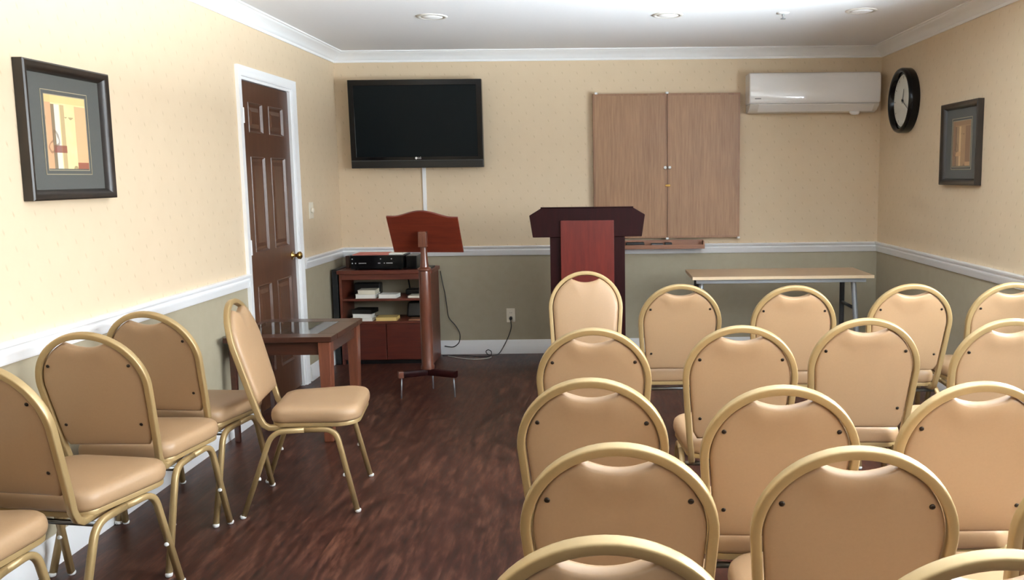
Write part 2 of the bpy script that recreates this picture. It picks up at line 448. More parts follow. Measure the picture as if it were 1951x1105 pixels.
# ------------------------------------------------------------------ banquet chairs
def hoop_y(z): return 0.087 - 0.27 * (z - 0.40)
def hoop_pts(half=0.1945, top=0.9195):
    # u (lateral), z, along the raked back plane
    r = half; zc = top - r * 0.98; L = []
    for k in range(0, 7):
        t = k / 7; L.append((0.170 + (r - 0.170) * (t ** .8), 0.43 + (zc - 0.43) * t))
    for k in range(0, 33):
        th = math.pi * k / 32; L.append((r * math.cos(th), zc + r * 0.98 * math.sin(th)))
    for k in range(6, -1, -1):
        t = k / 7; L.append((-(0.170 + (r - 0.170) * (t ** .8)), 0.43 + (zc - 0.43) * t))
    return L
def seat_outline(n=9):
    P = []
    def arc(cx, cy, r, a0, a1):
        for k in range(n + 1):
            a = R(a0 + (a1 - a0) * k / n); P.append((cx + r * math.cos(a), cy + r * math.sin(a)))
    arc(0.222 - .09, 0.507 - .09, .09, 0, 90)
    arc(-0.222 + .09, 0.507 - .09, .09, 90, 180)
    arc(-0.190 + .06, 0.122 + .06, .06, 180, 270)
    arc(0.190 - .06, 0.122 + .06, .06, 270, 360)
    # densify long sides
    out = []
    for i, p in enumerate(P):
        q = P[(i + 1) % len(P)]; d = math.hypot(q[0] - p[0], q[1] - p[1]); m = max(1, int(d / .04))
        for k in range(m): out.append((p[0] + (q[0] - p[0]) * k / m, p[1] + (q[1] - p[1]) * k / m))
    return out

def make_chair(label):
    t = thing('banquet_chair', label, 'chair', group='banquet chairs with round gold backs')
    hp = [(u, hoop_y(z), z) for u, z in hoop_pts()]
    low = lambda s: [(s * 0.150, 0.40, 0.384), (s * 0.162, 0.16, 0.380), (s * 0.167, 0.118, 0.383), (s * 0.169, 0.096, 0.397)]
    path = low(1) + hp + low(-1)[::-1]
    nrm = Vector((0, 1, 0.27)).normalized()
    bmf = tube(B(), path, 0.0115, 0.0125, seg=24, power=5.0, up=nrm)
    obj('back_frame', bmf, M['gold'], t, smooth=True)
    # upholstered back
    r_in = 0.1945 - 0.0115 - 0.002; zc = 0.9195 - 0.1945 * .98; O = []
    O.append((0.150, 0.486))
    for k in range(1, 9):
        tt = k / 9; O.append((0.1545 + (r_in - 0.1545) * (((0.486 - .43) + (zc - .486) * tt) / (zc - .43)) ** .8, 0.486 + (zc - 0.486) * tt))
    a_end = math.acos(0.078 / r_in)
    for k in range(0, 15):
        a = a_end * k / 14; O.append((r_in * math.cos(a), zc + r_in * 0.98 * math.sin(a)))
    zt = zc + r_in * .98 * math.sin(a_end)
    for k in range(1, 12):
        u = 0.078 * (1 - 2 * k / 12); O.append((u, zt - 0.020 * (1 - (u / 0.078) ** 2)))
    for k in range(14, -1, -1):
        a = a_end * k / 14; O.append((-r_in * math.cos(a), zc + r_in * 0.98 * math.sin(a)))
    for k in range(8, 0, -1):
        tt = k / 9; O.append((-(0.1545 + (r_in - 0.1545) * (((0.486 - .43) + (zc - .486) * tt) / (zc - .43)) ** .8), 0.486 + (zc - 0.486) * tt))
    O.append((-0.150, 0.486))
    for k in range(1, 8): O.append((-0.150 + 0.300 * k / 8, 0.486))
    def fb(u, v, w):
        # soft puckers beside the hand hole and a shallow pull line towards the screws
        pk = 0.0
        for su in (-0.06, 0.06):
            pk += 0.005 * math.exp(-((u - su) ** 2 / 0.0009 + (v - (zt - .035)) ** 2 / 0.0008))
        pk += 0.004 * math.exp(-(u ** 2 / 0.002 + (v - (zt - .045)) ** 2 / 0.0006))
        ww = w - (pk if w < 0 else -pk)
        return (u, hoop_y(v) + ww * nrm.y, v + ww * nrm.z)
    rg = [(0.0, -.0075), (0.15, -.0076), (.35, -.0078), (.55, -.008), (.72, -.008), (.84, -.0078), (.91, -.0074), (.955, -.0066), (.98, -.0052), (.995, -.001), (1.0, .004), (.996, .012), (.975, .019), (.93, .0245), (.85, .028), (.7, .031), (.5, .033), (.25, .0345)]
    rg = rg[1:]
    bk = obj('backrest', pillow(B(), O, fb, rg), M['vinyl'], t, smooth=True)
    for u, z in ((-.146, .806), (.146, .806), (-.140, .573), (.140, .573)):
        c = Vector(fb(u, z, -.0078))
        obj('screw', lathe(B(), [(0.0062, -.004), (0.0062, .0012), (0.004, .0028), (0.001, .003)], 10, AX(-nrm, c)), M['screw'], bk, smooth=True)
    # seat
    so = seat_outline()
    obj('seat_pan', pillow(B(), so, lambda u, v, w: (u, v, w), [(.90, .386), (.955, .386), (.97, .388), (.972, .400), (.965, .4045), (.90, .405)]), M['gold'], t, smooth='auto')
    rs = [(.90, .4045), (.95, .4045), (.985, .408), (1.0, .418), (1.006, .430), (1.0, .444), (.983, .455), (.95, .463), (.89, .468), (.78, .4715), (.6, .474), (.35, .4755), (.15, .476)]
    obj('seat', pillow(B(), so, lambda u, v, w: (u, v, w), rs), M['vinyl'], t, smooth=True)
    # legs: each side is one bent tube, split at mid rail
    for s in (-1, 1):
        for rear in (True, False):
            if rear: pts = [(s * .219, .006, .012), (s * .200, .135, .372), (s * .197, .27, .374)]
            else: pts = [(s * .226, .482, .012), (s * .203, .402, .374), (s * .197, .27, .374)]
            pts = smooth_path(pts, .055, 8)
            lg = obj('leg', tube(B(), pts, .0115, .0115, seg=12, power=3.6, up=(1, 0, 0)), M['gold'], t, smooth=True)
            fx, fy = (s * .220, 0.002) if rear else (s * .2265, .486)
            obj('foot_glide', lathe(B(), [(0.004, 0), (0.011, 0.001), (0.013, 0.005), (0.0135, 0.011), (0.012, 0.014)], 14, Matrix.Translation((fx, fy, 0))), M['nylon'], lg, smooth=True)
            p = Vector(pts[0]).lerp(Vector(pts[1]), .5); 
            obj('stacking_bumper', lathe(B(), [(0.0075, 0.009), (0.0075, 0.019), (0.004, 0.021)], 10, AX((0, 1 if rear else -1, 0.2), p)), M['nylon'], lg, smooth=True)
    obj('stretcher', tube(B(), [(-.199, .15, .362), (.199, .15, .362)], .009, .009), M['steel'], t, smooth=True)
    obj('stretcher', tube(B(), [(-.199, .37, .366), (.199, .37, .366)], .009, .009), M['steel'], t, smooth=True)
    return t

# (x, y of the top of the back, turn, facing camera?, label)
CH = [
 (2.026, -2.235, math.pi, 'tan banquet chair in front of the podium, turned to face the viewpoint'),
 (2.498, -2.868, -0.004, 'front row tan chair standing just right of the podium'),
 (3.035, -2.961, -0.043, 'front row tan chair whose back overlaps the middle of the pale table'),
 (3.600, -2.957, -0.020, 'front row tan chair right of the pale table leg'),
 (4.085, -2.952, -0.010, 'rightmost front row tan chair, cut by right photo edge near the right wall'),
 (2.076, -4.042, -0.020, 'aisle side tan chair directly behind the chair that faces the viewpoint'),
 (2.599, -4.028, -0.049, 'second row tan chair, next to the aisle chair'),
 (3.082, -3.905, -0.050, 'second row tan chair, third from the aisle'),
 (3.592, -3.951, 0.000, 'second row tan chair, rightmost and cut by right photo edge'),
 (2.072, -4.783, -0.069, 'third row tan chair beside the aisle, middle of the left column'),
 (2.558, -4.884, -0.050, 'third row tan chair, second from the aisle'),
 (3.068, -4.872, 0.000, 'third row tan chair at right, partly cut by right photo edge'),
 (2.130, -5.332, -0.060, 'fourth row tan chair beside the aisle, second nearest of its column'),
 (2.600, -5.372, -0.090, 'large fourth row tan chair with pale window gleam on its back'),
 (3.128, -5.380, -0.020, 'fourth row tan chair showing only a sliver at right photo edge'),
 (2.100, -5.772, -0.010, 'nearest tan chair beside the aisle, only its top arch showing'),
 (2.656, -5.836, -0.010, 'nearest tan chair at bottom right, only its top arch showing'),
 (0.271, -4.002, -0.031, 'tan chair along the left wall, second visible back from the left'),
 (0.243, -3.537, -0.105, 'tan chair along the left wall, foremost of its line, behind the sideways chair'),
 (0.249, -4.496, -0.170, 'tan chair along the left wall with its back cut by left photo edge'),
 (0.236, -5.010, 0.050, 'tan chair at bottom left corner, only its seat corner showing'),
]
def place(x, y, yaw, kind_label, proto=[None]):
    f = Vector((-math.sin(yaw), math.cos(yaw))); o = Vector((x, y)) + 0.056 * f
    if proto[0] is None:
        proto[0] = make_chair(kind_label); proto[0].location = (o.x, o.y, 0); proto[0].rotation_euler = (0, 0, yaw); return proto[0]
    return dup(proto[0], (o.x, o.y, 0), yaw, kind_label)
for c in CH: place(*c)
a = R(7.7); f_ = Vector((math.cos(a), math.sin(a))); top = Vector((0.5155, -3.197)) - 0.056 * f_
place(top.x, top.y, a - math.pi / 2, 'tan chair turned sideways into the aisle, whole side and four legs showing')

# ------------------------------------------------------------------ television
tv = thing('television', 'black flat screen television mounted high on end wall', 'television', (0.668, -0.02, 1.885))
tv_r = R(2.0)
def tvp(o): o.rotation_euler = (tv_r, 0, 0); o.location = (0, -0.075, 0); return o
w2, h2 = 0.527, 0.345
b = B(); fr = [(-w2, -h2), (w2, -h2), (w2, h2), (-w2, h2)]
inner = [(-w2 + .045, -h2 + .09), (w2 - .045, -h2 + .09), (w2 - .045, h2 - .045), (-w2 + .045, h2 - .045)]
for yy0, yy1 in ((-.03, .025),):
    F0 = [b.verts.new((x, yy0, z)) for x, z in fr]; F1 = [b.verts.new((x, yy1, z)) for x, z in fr]
    I0 = [b.verts.new((x, yy0, z)) for x, z in inner]; I1 = [b.verts.new((x, yy0 + .006, z)) for x, z in inner]
    for k in range(4):
        j = (k + 1) % 4
        b.faces.new((F0[k], F0[j], I0[j], I0[k])); b.faces.new((I0[k], I0[j], I1[j], I1[k])); b.faces.new((F0[k], F1[k], F1[j], F0[j]))
    b.faces.new(F1)
bez = tvp(obj('bezel', b, M['gloss'], tv, bevel=.004))
tvp(obj('screen', bx(-w2 + .045, w2 - .045, -.0245, -.02, -h2 + .09, h2 - .045), M['screen'], tv))
tvp(obj('speaker_bar', bx(-w2 + .002, w2 - .002, -.036, -.028, -h2 + .001, -h2 + .058), M['black'], tv, bevel=.003))
tvp(obj('speaker_gap', bx(-w2 + .004, w2 - .004, -.032, -.0295, -h2 + .058, -h2 + .062), M['alud'], tv))
lg = tvp(obj('logo', lathe(B(), [(0.0095, 0), (0.0095, .001)], 20, AX((0, -1, 0), (-.008, -.0302, -h2 + .077))), plain('logo white', srgb(225, 225, 225), .4), tv))
def text(body, size, mat, parent, loc, rot, name):
    cu = bpy.data.curves.new(name, 'FONT'); cu.body = body; cu.size = size; cu.extrude = 0.0004; cu.align_x = 'LEFT'; cu.align_y = 'CENTER'
    tmp = bpy.data.objects.new('tmp', cu); COL.objects.link(tmp); bpy.context.view_layer.update()
    me = bpy.data.meshes.new_from_object(tmp.evaluated_get(bpy.context.evaluated_depsgraph_get()))
    bpy.data.objects.remove(tmp); me.materials.clear(); me.materials.append(mat)
    o = bpy.data.objects.new(name, me); COL.objects.link(o); o.parent = parent; o.location = loc; o.rotation_euler = rot; return o
text('LG', .021, bpy.data.materials['logo white'], lg, (.006, -.0312, -h2 + .077), (R(90), 0, 0), 'lettering')
obj('wall_mount', bx(-.2, .2, -.055, 0.02, -.15, .15), M['black'], tv)
tag(obj('cable_cover', bx(.680, .710, -.014, 0, .9005, 1.56), M['white'], bevel=.003), 'white vertical cable cover strip below the television', 'cable cover')

# ------------------------------------------------------------------ recessed lights, sprinkler
def downlight():
    t = thing('recessed_light', '', 'ceiling light', group='recessed ceiling lights')
    obj('trim_ring', lathe(B(), [(0.070, 0.0), (0.074, -.007), (0.092, -.006), (0.098, -.001), (0.098, 0.0)], 40, cap=False), M['acl'], t, smooth=True)
    obj('lens', lathe(B(), [(0.0725, -.003), (0.055, -.009), (0.03, -.013), (0.004, -.0145)], 32), M['lens'], t, smooth=True)
    return t
d0 = downlight(); d0.location = (1.075, -1.483, H); d0['label'] = 'round recessed ceiling light above the television side, leftmost of three'
dup(d0, (2.554, -1.458, H), 0, 'round recessed ceiling light above the wood wall cabinet')
dup(d0, (3.752, -1.535, H), 0, 'round recessed ceiling light above the air conditioner, rightmost of three')
sp = thing('fire_sprinkler', 'small white fire sprinkler head on the ceiling between two lights', 'sprinkler', (3.275, -1.491, H))
obj('escutcheon', lathe(B(), [(0.04, 0), (0.038, -.005), (0.016, -.009)], 24), M['white'], sp, smooth=True)
obj('sprinkler_body', lathe(B(), [(0.009, -.006), (0.009, -.018), (0.005, -.022), (0.005, -.036)], 12), M['alu'], sp, smooth=True)
obj('deflector', lathe(B(), [(0.016, -.036), (0.016, -.039)], 16), M['alu'], sp)

# ------------------------------------------------------------------ oak wall cabinet with tray
wc = thing('wall_cabinet', 'oak two door wall cabinet behind the podium', 'cabinet', (2.66, 0, 1.532))
X0, X1, Z0, Z1 = -.592, .592, -.582, .578
b = B(); box(b, X0, X1, -.045, 0, Z0, Z0 + .02); box(b, X0, X1, -.045, 0, Z1 - .02, Z1); box(b, X0, X0 + .02, -.045, 0, Z0 + .02, Z1 - .02); box(b, X1 - .02, X1, -.045, 0, Z0 + .02, Z1 - .02); box(b, X0 + .02, X1 - .02, -.008, 0, Z0 + .02, Z1 - .02)
obj('carcass', b, M['oakedge'], wc, bevel=.003)
for (xa, xb) in ((X0 + .003, -.0015 + .004), (.0065, X1 - .003)):
    d = B(); box(d, xa, xb, -.064, -.046, Z0 + .003, Z1 - .003)
    do = obj('door', d, M['oak'], wc, bevel=.0035)
    e = B(); t_ = .016
    box(e, xa, xb, -.0665, -.0641, Z1 - .003 - t_, Z1 - .003); box(e, xa, xb, -.0665, -.0641, Z0 + .003, Z0 + .003 + t_)
    box(e, xa, xa + t_, -.0665, -.0641, Z0 + .003 + t_, Z1 - .003 - t_); box(e, xb - t_, xb, -.0665, -.0641, Z0 + .003 + t_, Z1 - .003 - t_)
    obj('edge_strip', e, M['oakedge'], do)
    kx = xb - .016 if xa < 0 and xb < .1 else xa + .016
    obj('knob', lathe(B(), [(0.008, 0), (0.006, .010), (0.012, .016), (0.013, .022), (0.008, .027), (0.001, .028)], 16, AX((0, -1, 0), (kx, -.0665, -.012))), M['white'], do, smooth=True)
obj('lock_hasp', bx(-.012, .028, -.0715, -.0668, -.165, -.147), M['brass'], wc, bevel=.002)
for (x, z, nm) in ((X0 + .03, Z1 + .002, 0), (.0045, Z1 + .002, 1), (.0045, Z0 - .002, 2), (X1 - .008, Z0 + .0, 3)):
    obj('corner_clip', bx(x - .011, x + .011, -.069, -.003, z - .008, z + .008), M['white'], wc, bevel=.002)
tr = thing('marker_tray', 'long brown wooden tray on the wall under the oak cabinet', 'tray', (2.56, -.031, .868))
b = B(); box(b, -.40, .40, -.105, 0, 0, .008); box(b, -.40, .40, -.105, -.093, .008, .034); box(b, -.40, .40, -.010, 0, .008, .066); box(b, -.40, -.39, -.093, -.010, .008, .06); box(b, .39, .40, -.093, -.010, .008, .06)
b2 = b; obj('wall_cleat', bx(-.36, .36, -.011, .033, .036, .058), M['tray'], tr)
obj('tray_box', b2, M['tray'], tr, bevel=.0015)
for i, (x, w_, m) in enumerate(((-.16, .075, 'black'), (.02, .05, 'alud'), (.11, .03, 'black'))):
    tag(obj('eraser', bx(2.56 + x - w_, 2.56 + x + w_, -.115, -.050, .8765, .8765 + (.046, .036, .042)[i]), M[m], bevel=.008),
        ['wide black board eraser at left in the wooden tray', 'dark grey board eraser in middle of the wooden tray', 'small black board eraser in the wooden tray'][i], 'eraser', 'dark things in the wooden tray')

# ------------------------------------------------------------------ air conditioner
ac = thing('air_conditioner', 'white split air conditioner high on end wall, right of oak cabinet', 'air conditioner', (3.815, 0, 1.945))
hw = .515
prof = [(.004, .305), (-.155, .305), (-.185, .296), (-.199, .270), (-.2045, .20), (-.2035, .15), (-.1975, .085), (-.190, .068), (-.18, .064), (.004, .064)]
b = prism(B(), [(y, z) for y, z in prof], 'X', -hw, hw)
body = obj('front_panel', b, M['acw'], ac, bevel=.012, seg=4)
low = [(0, .0), (-.06, -.004), (-.125, .010), (-.172, .040), (-.188, .062), (0, .062)]
lo = obj('lower_case', prism(B(), low, 'X', -hw + .004, hw - .004), M['acl'], ac, bevel=.006, seg=3)
lv = obj('louvre', hexa(B(), [(-.44, -.128, .002), (.47, -.128, .002), (.47, -.13, .008), (-.44, -.13, .008), (-.44, -.190, .054), (.47, -.190, .054), (.47, -.186, .058), (-.44, -.186, .058)]), M['acw'], ac, bevel=.0015)
obj('brand_mark', bx(-.474, -.425, -.2015, -.1970, .098, .104), plain('grey print', srgb(110, 110, 112), .5), ac)
obj('drain_cap', lathe(B(), [(0.004, -.026), (0.03, -.022), (0.042, -.010), (0.044, .008)], 24, Matrix.Translation((.338, -.11, .0)) @ Matrix.Scale(.45, 4, (0, 1, 0))), M['acw'], ac, smooth=True)

# ------------------------------------------------------------------ clock
ck = thing('wall_clock', 'round black rimmed wall clock on right wall near the corner', 'clock', (W, -.615, 1.985))
A = AX((-1, 0, 0))
obj('rim', lathe(B(), [(0.232, 0.0), (0.236, .006), (0.237, .060), (0.230, .074), (0.216, .078), (0.204, .072), (0.195, .056), (0.190, .040)], 64, A, cap=False), M['gloss'], ck, smooth=True)
fc = obj('face', lathe(B(), [(0.19, .004), (0.1905, .040)], 64, A), M['face'], ck)
for k in range(60):
    pass
b = B()
for k in range(60):
    th = math.pi * 2 * k / 60; L = .020 if k % 5 == 0 else .008; wd = .003 if k % 5 == 0 else .001
    m = A @ Matrix.Rotation(th, 4, 'Z')
    v = [b.verts.new(m @ Vector(q)) for q in ((-wd, .178 - L, .0406), (wd, .178 - L, .0406), (wd, .178, .0406), (-wd, .178, .0406))]; b.faces.new(v)
obj('minute_marks', b, M['alud'], fc)
def hand(name, ang, L, w_, zz):
    b = B(); m = A @ Matrix.Rotation(ang, 4, 'Z')
    hexa(b, [m @ Vector(q) for q in ((-w_, -.02, zz), (w_, -.02, zz), (w_ * .4, L, zz), (-w_ * .4, L, zz), (-w_, -.02, zz + .001), (w_, -.02, zz + .001), (w_ * .4, L, zz + .001), (-w_ * .4, L, zz + .001))])
    obj(name, b, M['alud'], ck)
hand('hour_hand', R(165 + 90), .085, .005, .044); hand('minute_hand', R(60 + 90), .13, .004, .046)
obj('hub', lathe(B(), [(0.008, .040), (0.008, .050), (0.002, .051)], 14, A), M['alud'], ck, smooth=True)

# ------------------------------------------------------------------ framed prints
def art_material(name, cols, flip):
    N = NT(name); v = N.coord('Generated'); s = N.n('ShaderNodeSeparateXYZ'); N.l(v, s.inputs[0])
    u = N.math('SUBTRACT', 1.0, s.outputs['Y']) if flip else s.outputs['Y']
    z = s.outputs['Z']
    def band(a, b, c, d):
        return N.math('MULTIPLY', N.math('MULTIPLY', N.math('GREATER_THAN', u, a), N.math('LESS_THAN', u, b)), N.math('MULTIPLY', N.math('GREATER_THAN', z, c), N.math('LESS_THAN', z, d)))
    nz = N.noise(v, 5.0, 4.0)
    col = N.mix(nz, cols[0], cols[1])
    for (a, b_, c, d, k) in ((0, .14, 0, 1, 2), (0, 1, .90, 1, 3), (.14, .22, 0, .88, 4), (.22, .34, 0, .88, 5), (.36, .46, 0, .88, 6), (.16, .47, .22, .32, 7), (.72, 1, 0, .88, 8), (.72, 1, 0, .09, 7)):
        col = N.mix(N.math('MULTIPLY', band(a, b_, c, d), .85), col, cols[k])
    # thin drawn stems
    wv = N.n('ShaderNodeTexWave'); wv.inputs['Scale'].default_value = 2.2; wv.inputs['Distortion'].default_value = 9.0; wv.inputs['Detail'].default_value = 2.0; N.l(v, wv.inputs['Vector'])
    ln = N.math('MULTIPLY', N.math('GREATER_THAN', wv.outputs['Fac'], .965), N.math('LESS_THAN', z, .72))
    col = N.mix(N.math('MULTIPLY', ln, .6), col, srgb(110, 84, 60))
    setp(N, col, .5); return N.m
AC1 = [srgb(224, 196, 136), srgb(240, 222, 168), srgb(206, 146, 112), srgb(228, 190, 128), srgb(96, 78, 66), srgb(206, 206, 200), srgb(176, 150, 110), srgb(128, 62, 52), srgb(226, 162, 122)]
def picture(name, label, x, y, z, sx, art, dark):
    # sx=+1 hangs on left wall, -1 on right wall
    t = thing(name, label, 'picture', (x, y, z), 0 if sx > 0 else math.pi, group='framed prints')
    wy, wz = .272, .258; fw = .040
    b = B(); rings = []
    pf = [(0, 0), (.036, 0), (.040, .006), (.037, .02), (.024, .032), (.012, fw), (0, fw)]
    for (cy, cz) in ((-1, -1), (1, -1), (1, 1), (-1, 1)): rings.append([b.verts.new((q, cy * (wy - o), cz * (wz - o))) for q, o in pf])
    for i in range(4):
        for k in range(len(pf)): b.faces.new((rings[i][k], rings[i][(k + 1) % len(pf)], rings[(i + 1) % 4][(k + 1) % len(pf)], rings[(i + 1) % 4][k]))
    obj('frame', b, M['frameblk'], t, smooth='auto')
    ay, az = .128, .142
    b = B(); box(b, .002, .010, -wy + fw - .002, wy - fw + .002, -wz + fw - .002, wz - fw + .002)
    mt = obj('mat_board', b, M['mat'], t)
    b = B()
    for o in (.016, .0):
        p0, q0 = ay + o, az + o; e = .0032
        box(b, .0101, .0116, -p0 - e, p0 + e, q0, q0 + e); box(b, .0101, .0116, -p0 - e, p0 + e, -q0 - e, -q0); box(b, .0101, .0116, -p0 - e, -p0, -q0, q0); box(b, .0101, .0116, p0, p0 + e, -q0, q0)
    obj('fillet', b, M['gilt'], mt)
    obj('print', bx(.0101, .0111, -ay, ay, -az + .004, az), art, t)
    return t
picture('framed_print', 'framed abstract print in charcoal mat on the left wall', 0.001, -3.560, 1.647, 1, art_material('abstract print', AC1, False), 0)
AC2 = [srgb(150, 118, 88), srgb(168, 136, 100), srgb(128, 96, 74), srgb(140, 108, 80), srgb(104, 82, 66), srgb(150, 124, 96), srgb(206, 176, 132), srgb(190, 150, 110), srgb(124, 94, 72)]
picture('framed_print', 'framed brownish print in charcoal mat on the right wall past the clock', W - .001, -1.590, 1.635, -1, art_material('brown print', AC2, False), 1)

# ------------------------------------------------------------------ switch, outlet, cords
sw = thing('light_switch', 'ivory dimmer switch plate on left wall right of the door', 'light switch', (0, -.715, 1.231))
obj('plate', bx(0, .006, -.045, .045, -.06, .06), M['plate'], sw, bevel=.003)
obj('dimmer_knob', lathe(B(), [(0.019, .006), (0.018, .018), (0.016, .021), (0.002, .0215)], 20, AX((1, 0, 0))), M['plate'], sw, smooth=True)
ou = thing('wall_outlet', 'white wall outlet low on end wall with a black plug', 'outlet', (1.372, 0, .321))
obj('plate', bx(-.036, .036, -.006, 0, -.058, .058), M['plate'], ou, bevel=.003)
for z in (-.021, .021):
    so_ = obj('socket', lathe(B(), [(0.0165, .006), (0.0165, .0085), (0.004, .0086)], 20, AX((0, -1, 0), (0, 0, z))), M['plate'], ou, smooth='auto')
    s = B(); box(s, -.0075, -.0055, -.0092, -.0086, z - .004, z + .006); box(s, .0055, .0075, -.0092, -.0086, z - .004, z + .006); obj('slot', s, M['black'], so_)
pc = thing('power_cord', 'black power cord plugged into the outlet, coiling onto the floor', 'cord', (1.372, -.03, 0))
obj('plug', lathe(B(), [(0.013, -.0205), (0.014, -.006), (0.012, .008), (0.006, .014)], 14, AX((0, -1, -.2), (0, 0, .298))), M['black'], pc, smooth=True)
cp = [(0, -.020, .292), (.006, -.024, .235), (-.012, -.03, .17), (-.05, -.04, .09), (-.095, -.06, .02), (-.14, -.07, .006), (-.18, -.08, .012), (-.20, -.08, .040), (-.18, -.085, .055), (-.155, -.09, .040), (-.16, -.11, .012), (-.21, -.12, .006), (-.32, -.08, .006), (-.44, -.05, .006), (-.56, -.06, .006)]
obj('cable', tube(B(), spline(cp, 8), .0035, seg=8), M['black'], pc, smooth=True)
tag(obj('cord', tube(B(), spline([(.803, -.02, .70), (.815, -.022, .62), (.836, -.022, .508), (.848, -.022, .40), (.862, -.022, .311), (.914, -.022, .244), (.947, -.022, .178), (.943, -.024, .112), (.920, -.024, .081), (.883, -.024, .064), (.82, -.024, .073)], 8), .0035, seg=8), M['black'], smooth=True), 'thin black cord hanging down the end wall beside the shelf cabinet', 'cord')
tag(obj('cable', tube(B(), spline([(.86, -.10, .004), (.95, -.17, .004), (1.05, -.225, .004), (1.13, -.235, .004), (1.20, -.20, .004), (1.22, -.16, .004)], 8), .004, seg=8), M['cableW'], smooth=True), 'pale cable lying on the floor below the outlet', 'cable')

# ------------------------------------------------------------------ shelf cabinet and what is on it
cx, cy = .43, -.20
cab = thing('shelf_cabinet', 'reddish brown low cabinet with open shelves below the television', 'cabinet', (cx, cy, 0))
L_, R_, F_, K_ = -.355, .362, -.17, .155
ch = .748
for xa, xb in ((L_, L_ + .02), (R_ - .02, R_)): obj('side_panel', bx(xa, xb, F_ + .004, K_, 0, ch - .03), M['cabwood'], cab, bevel=.002)
obj('top', bx(L_ - .012, R_ + .012, F_ - .012, K_, ch - .03, ch), M['cabwood'], cab, bevel=.003)
obj('top_rail', bx(L_ + .02, R_ - .02, F_ + .006, F_ + .022, ch - .075, ch - .03), M['cabwood'], cab, bevel=.002)
obj('shelf', bx(L_ + .02, R_ - .02, F_ + .006, K_, .505, .523), M['cabwood'], cab, bevel=.002)
obj('shelf', bx(L_ + .02, R_ - .02, F_ + .006, K_, .325, .343), M['cabwood'], cab, bevel=.002)
obj('bottom_panel', bx(L_ + .02, R_ - .02, F_ + .008, K_, .035, .053), M['cabwood'], cab)
obj('plinth', bx(L_ + .02, R_ - .02, F_ + .03, F_ + .045, 0, .035), M['black'], cab)
M['cabdoor'] = wood('dark red brown door laminate', srgb(64, 22, 15), srgb(90, 37, 24), 0.38, 'X', 4.0, 10.0)
for xa, xb in ((L_ + .022, -.003), (.003, R_ - .022)): obj('door', bx(xa, xb, F_ - .006, F_ + .007, .040, .324), M['cabdoor'], cab, bevel=.003)
obj('lower_back', bx(L_ + .02, R_ - .02, K_ - .006, K_, .053, .325), M['cabwood'], cab)
# black speaker box between cabinet and wall
sk = thing('loudspeaker', 'tall black box standing between shelf cabinet and left wall', 'speaker', (.041, -.20, 0))
obj('case', bx(-.022, .022, -.16, .14, .0, .755), M['black'], sk, bevel=.004)
obj('grille', bx(-.018, .018, -.166, -.1605, .03, .735), plain('speaker cloth', srgb(22, 22, 22), .9, scale=300), sk)
tag(obj('small_box', bx(.084, .112, -.20, -.10, ch, ch + .10), M['tablewood'], bevel=.002), 'narrow dark brown box at the left end of the shelf cabinet top', 'box')
# receiver
rc = thing('audio_receiver', 'black audio receiver with small white markings on the shelf cabinet', 'receiver', (.375, -.215, ch))
obj('housing', bx(-.203, .203, -.135, .13, .010, .112), M['black'], rc, bevel=.003)
fp = obj('front_panel', bx(-.205, .205, -.147, -.1355, .010, .114), M['gloss'], rc, bevel=.002)
for x, z in ((-.19, .088), (.03, .088), (.115, .088), (-.19, .055), (-.165, .055)):
    obj('button', lathe(B(), [(0.0045, 0), (0.0045, .003), (0.001, .0032)], 10, AX((0, -1, 0), (x, -.147, z))), plain('panel marking', srgb(205, 205, 205), .4) if 'panel marking' not in bpy.data.materials else bpy.data.materials['panel marking'], fp)
for x0_, n_ in ((-.14, 6), (.01, 2), (.055, 1), (.075, 5)):
    for i in range(n_):
        obj('button', bx(x0_ + i * .010, x0_ + i * .010 + .007, -.1495, -.1468, .052, .058), bpy.data.materials['panel marking'], fp)
for x in (-.17, .17):
    for y in (-.10, .10): obj('foot', lathe(B(), [(0.012, 0), (0.012, .011)], 12, Matrix.Translation((x, y, 0))), M['black'], rc)
tag(obj('folder', hexa(B(), [(.18, -.34, .8635), (.46, -.34, .8635), (.46, -.12, .8635), (.18, -.12, .8635), (.18, -.34, .870), (.46, -.34, .870), (.46, -.12, .870), (.18, -.12, .870)]), M['pink'], bevel=.001), 'pink card folder lying on top of the black receiver', 'folder')
tag(obj('paper_stack', bx(.462, .57, -.33, -.14, .8635, .878), M['paper'], bevel=.002), 'small white paper stack on right end of the black receiver', 'paper')
sb = thing('set_top_box', 'black box beside the receiver on the shelf cabinet', 'box', (.638, -.2, ch))
obj('housing', bx(-.042, .042, -.13, .12, .004, .108), M['black'], sb, bevel=.004)
obj('front_panel', bx(-.040, .040, -.134, -.1305, .008, .104), M['gloss'], sb, bevel=.002)
tag(obj('tablet', bx(.693, .785, -.32, -.14, ch, ch + .012), M['black'], bevel=.002), 'flat black device at the right end of the shelf cabinet top', 'device')
# books
def book(x0, x1, z0, z1, y0, y1, cover, pages, label, grp, rz=0, nm='book'):
    t = thing(nm, label, 'book', ((x0 + x1) / 2, (y0 + y1) / 2, z0), rz, grp)
    a, c = (x1 - x0) / 2, (y1 - y0) / 2; h = z1 - z0; e = .0025
    obj('pages', bx(-a + .004, a - .004, -c + .001, c - .004, e, h - e), pages, t)
    b = B(); box(b, -a, a, -c, c, 0, e); box(b, -a, a, -c, c, h - e, h); box(b, -a, a, c - .003, c, e, h - e)
    obj('cover', b, cover, t, bevel=.0008)
S1, S2 = .523, .343
book(.190, .350, S1, S1 + .034, -.345, -.20, M['cream'], M['paper'], 'lower cream book of the pair at left on the upper shelf', 'books in the shelf cabinet')
book(.205, .345, S1 + .0345, S1 + .0645, -.34, -.20, M['cream'], M['cream'], 'upper cream book of the pair at left on the upper shelf', 'books in the shelf cabinet', .04)
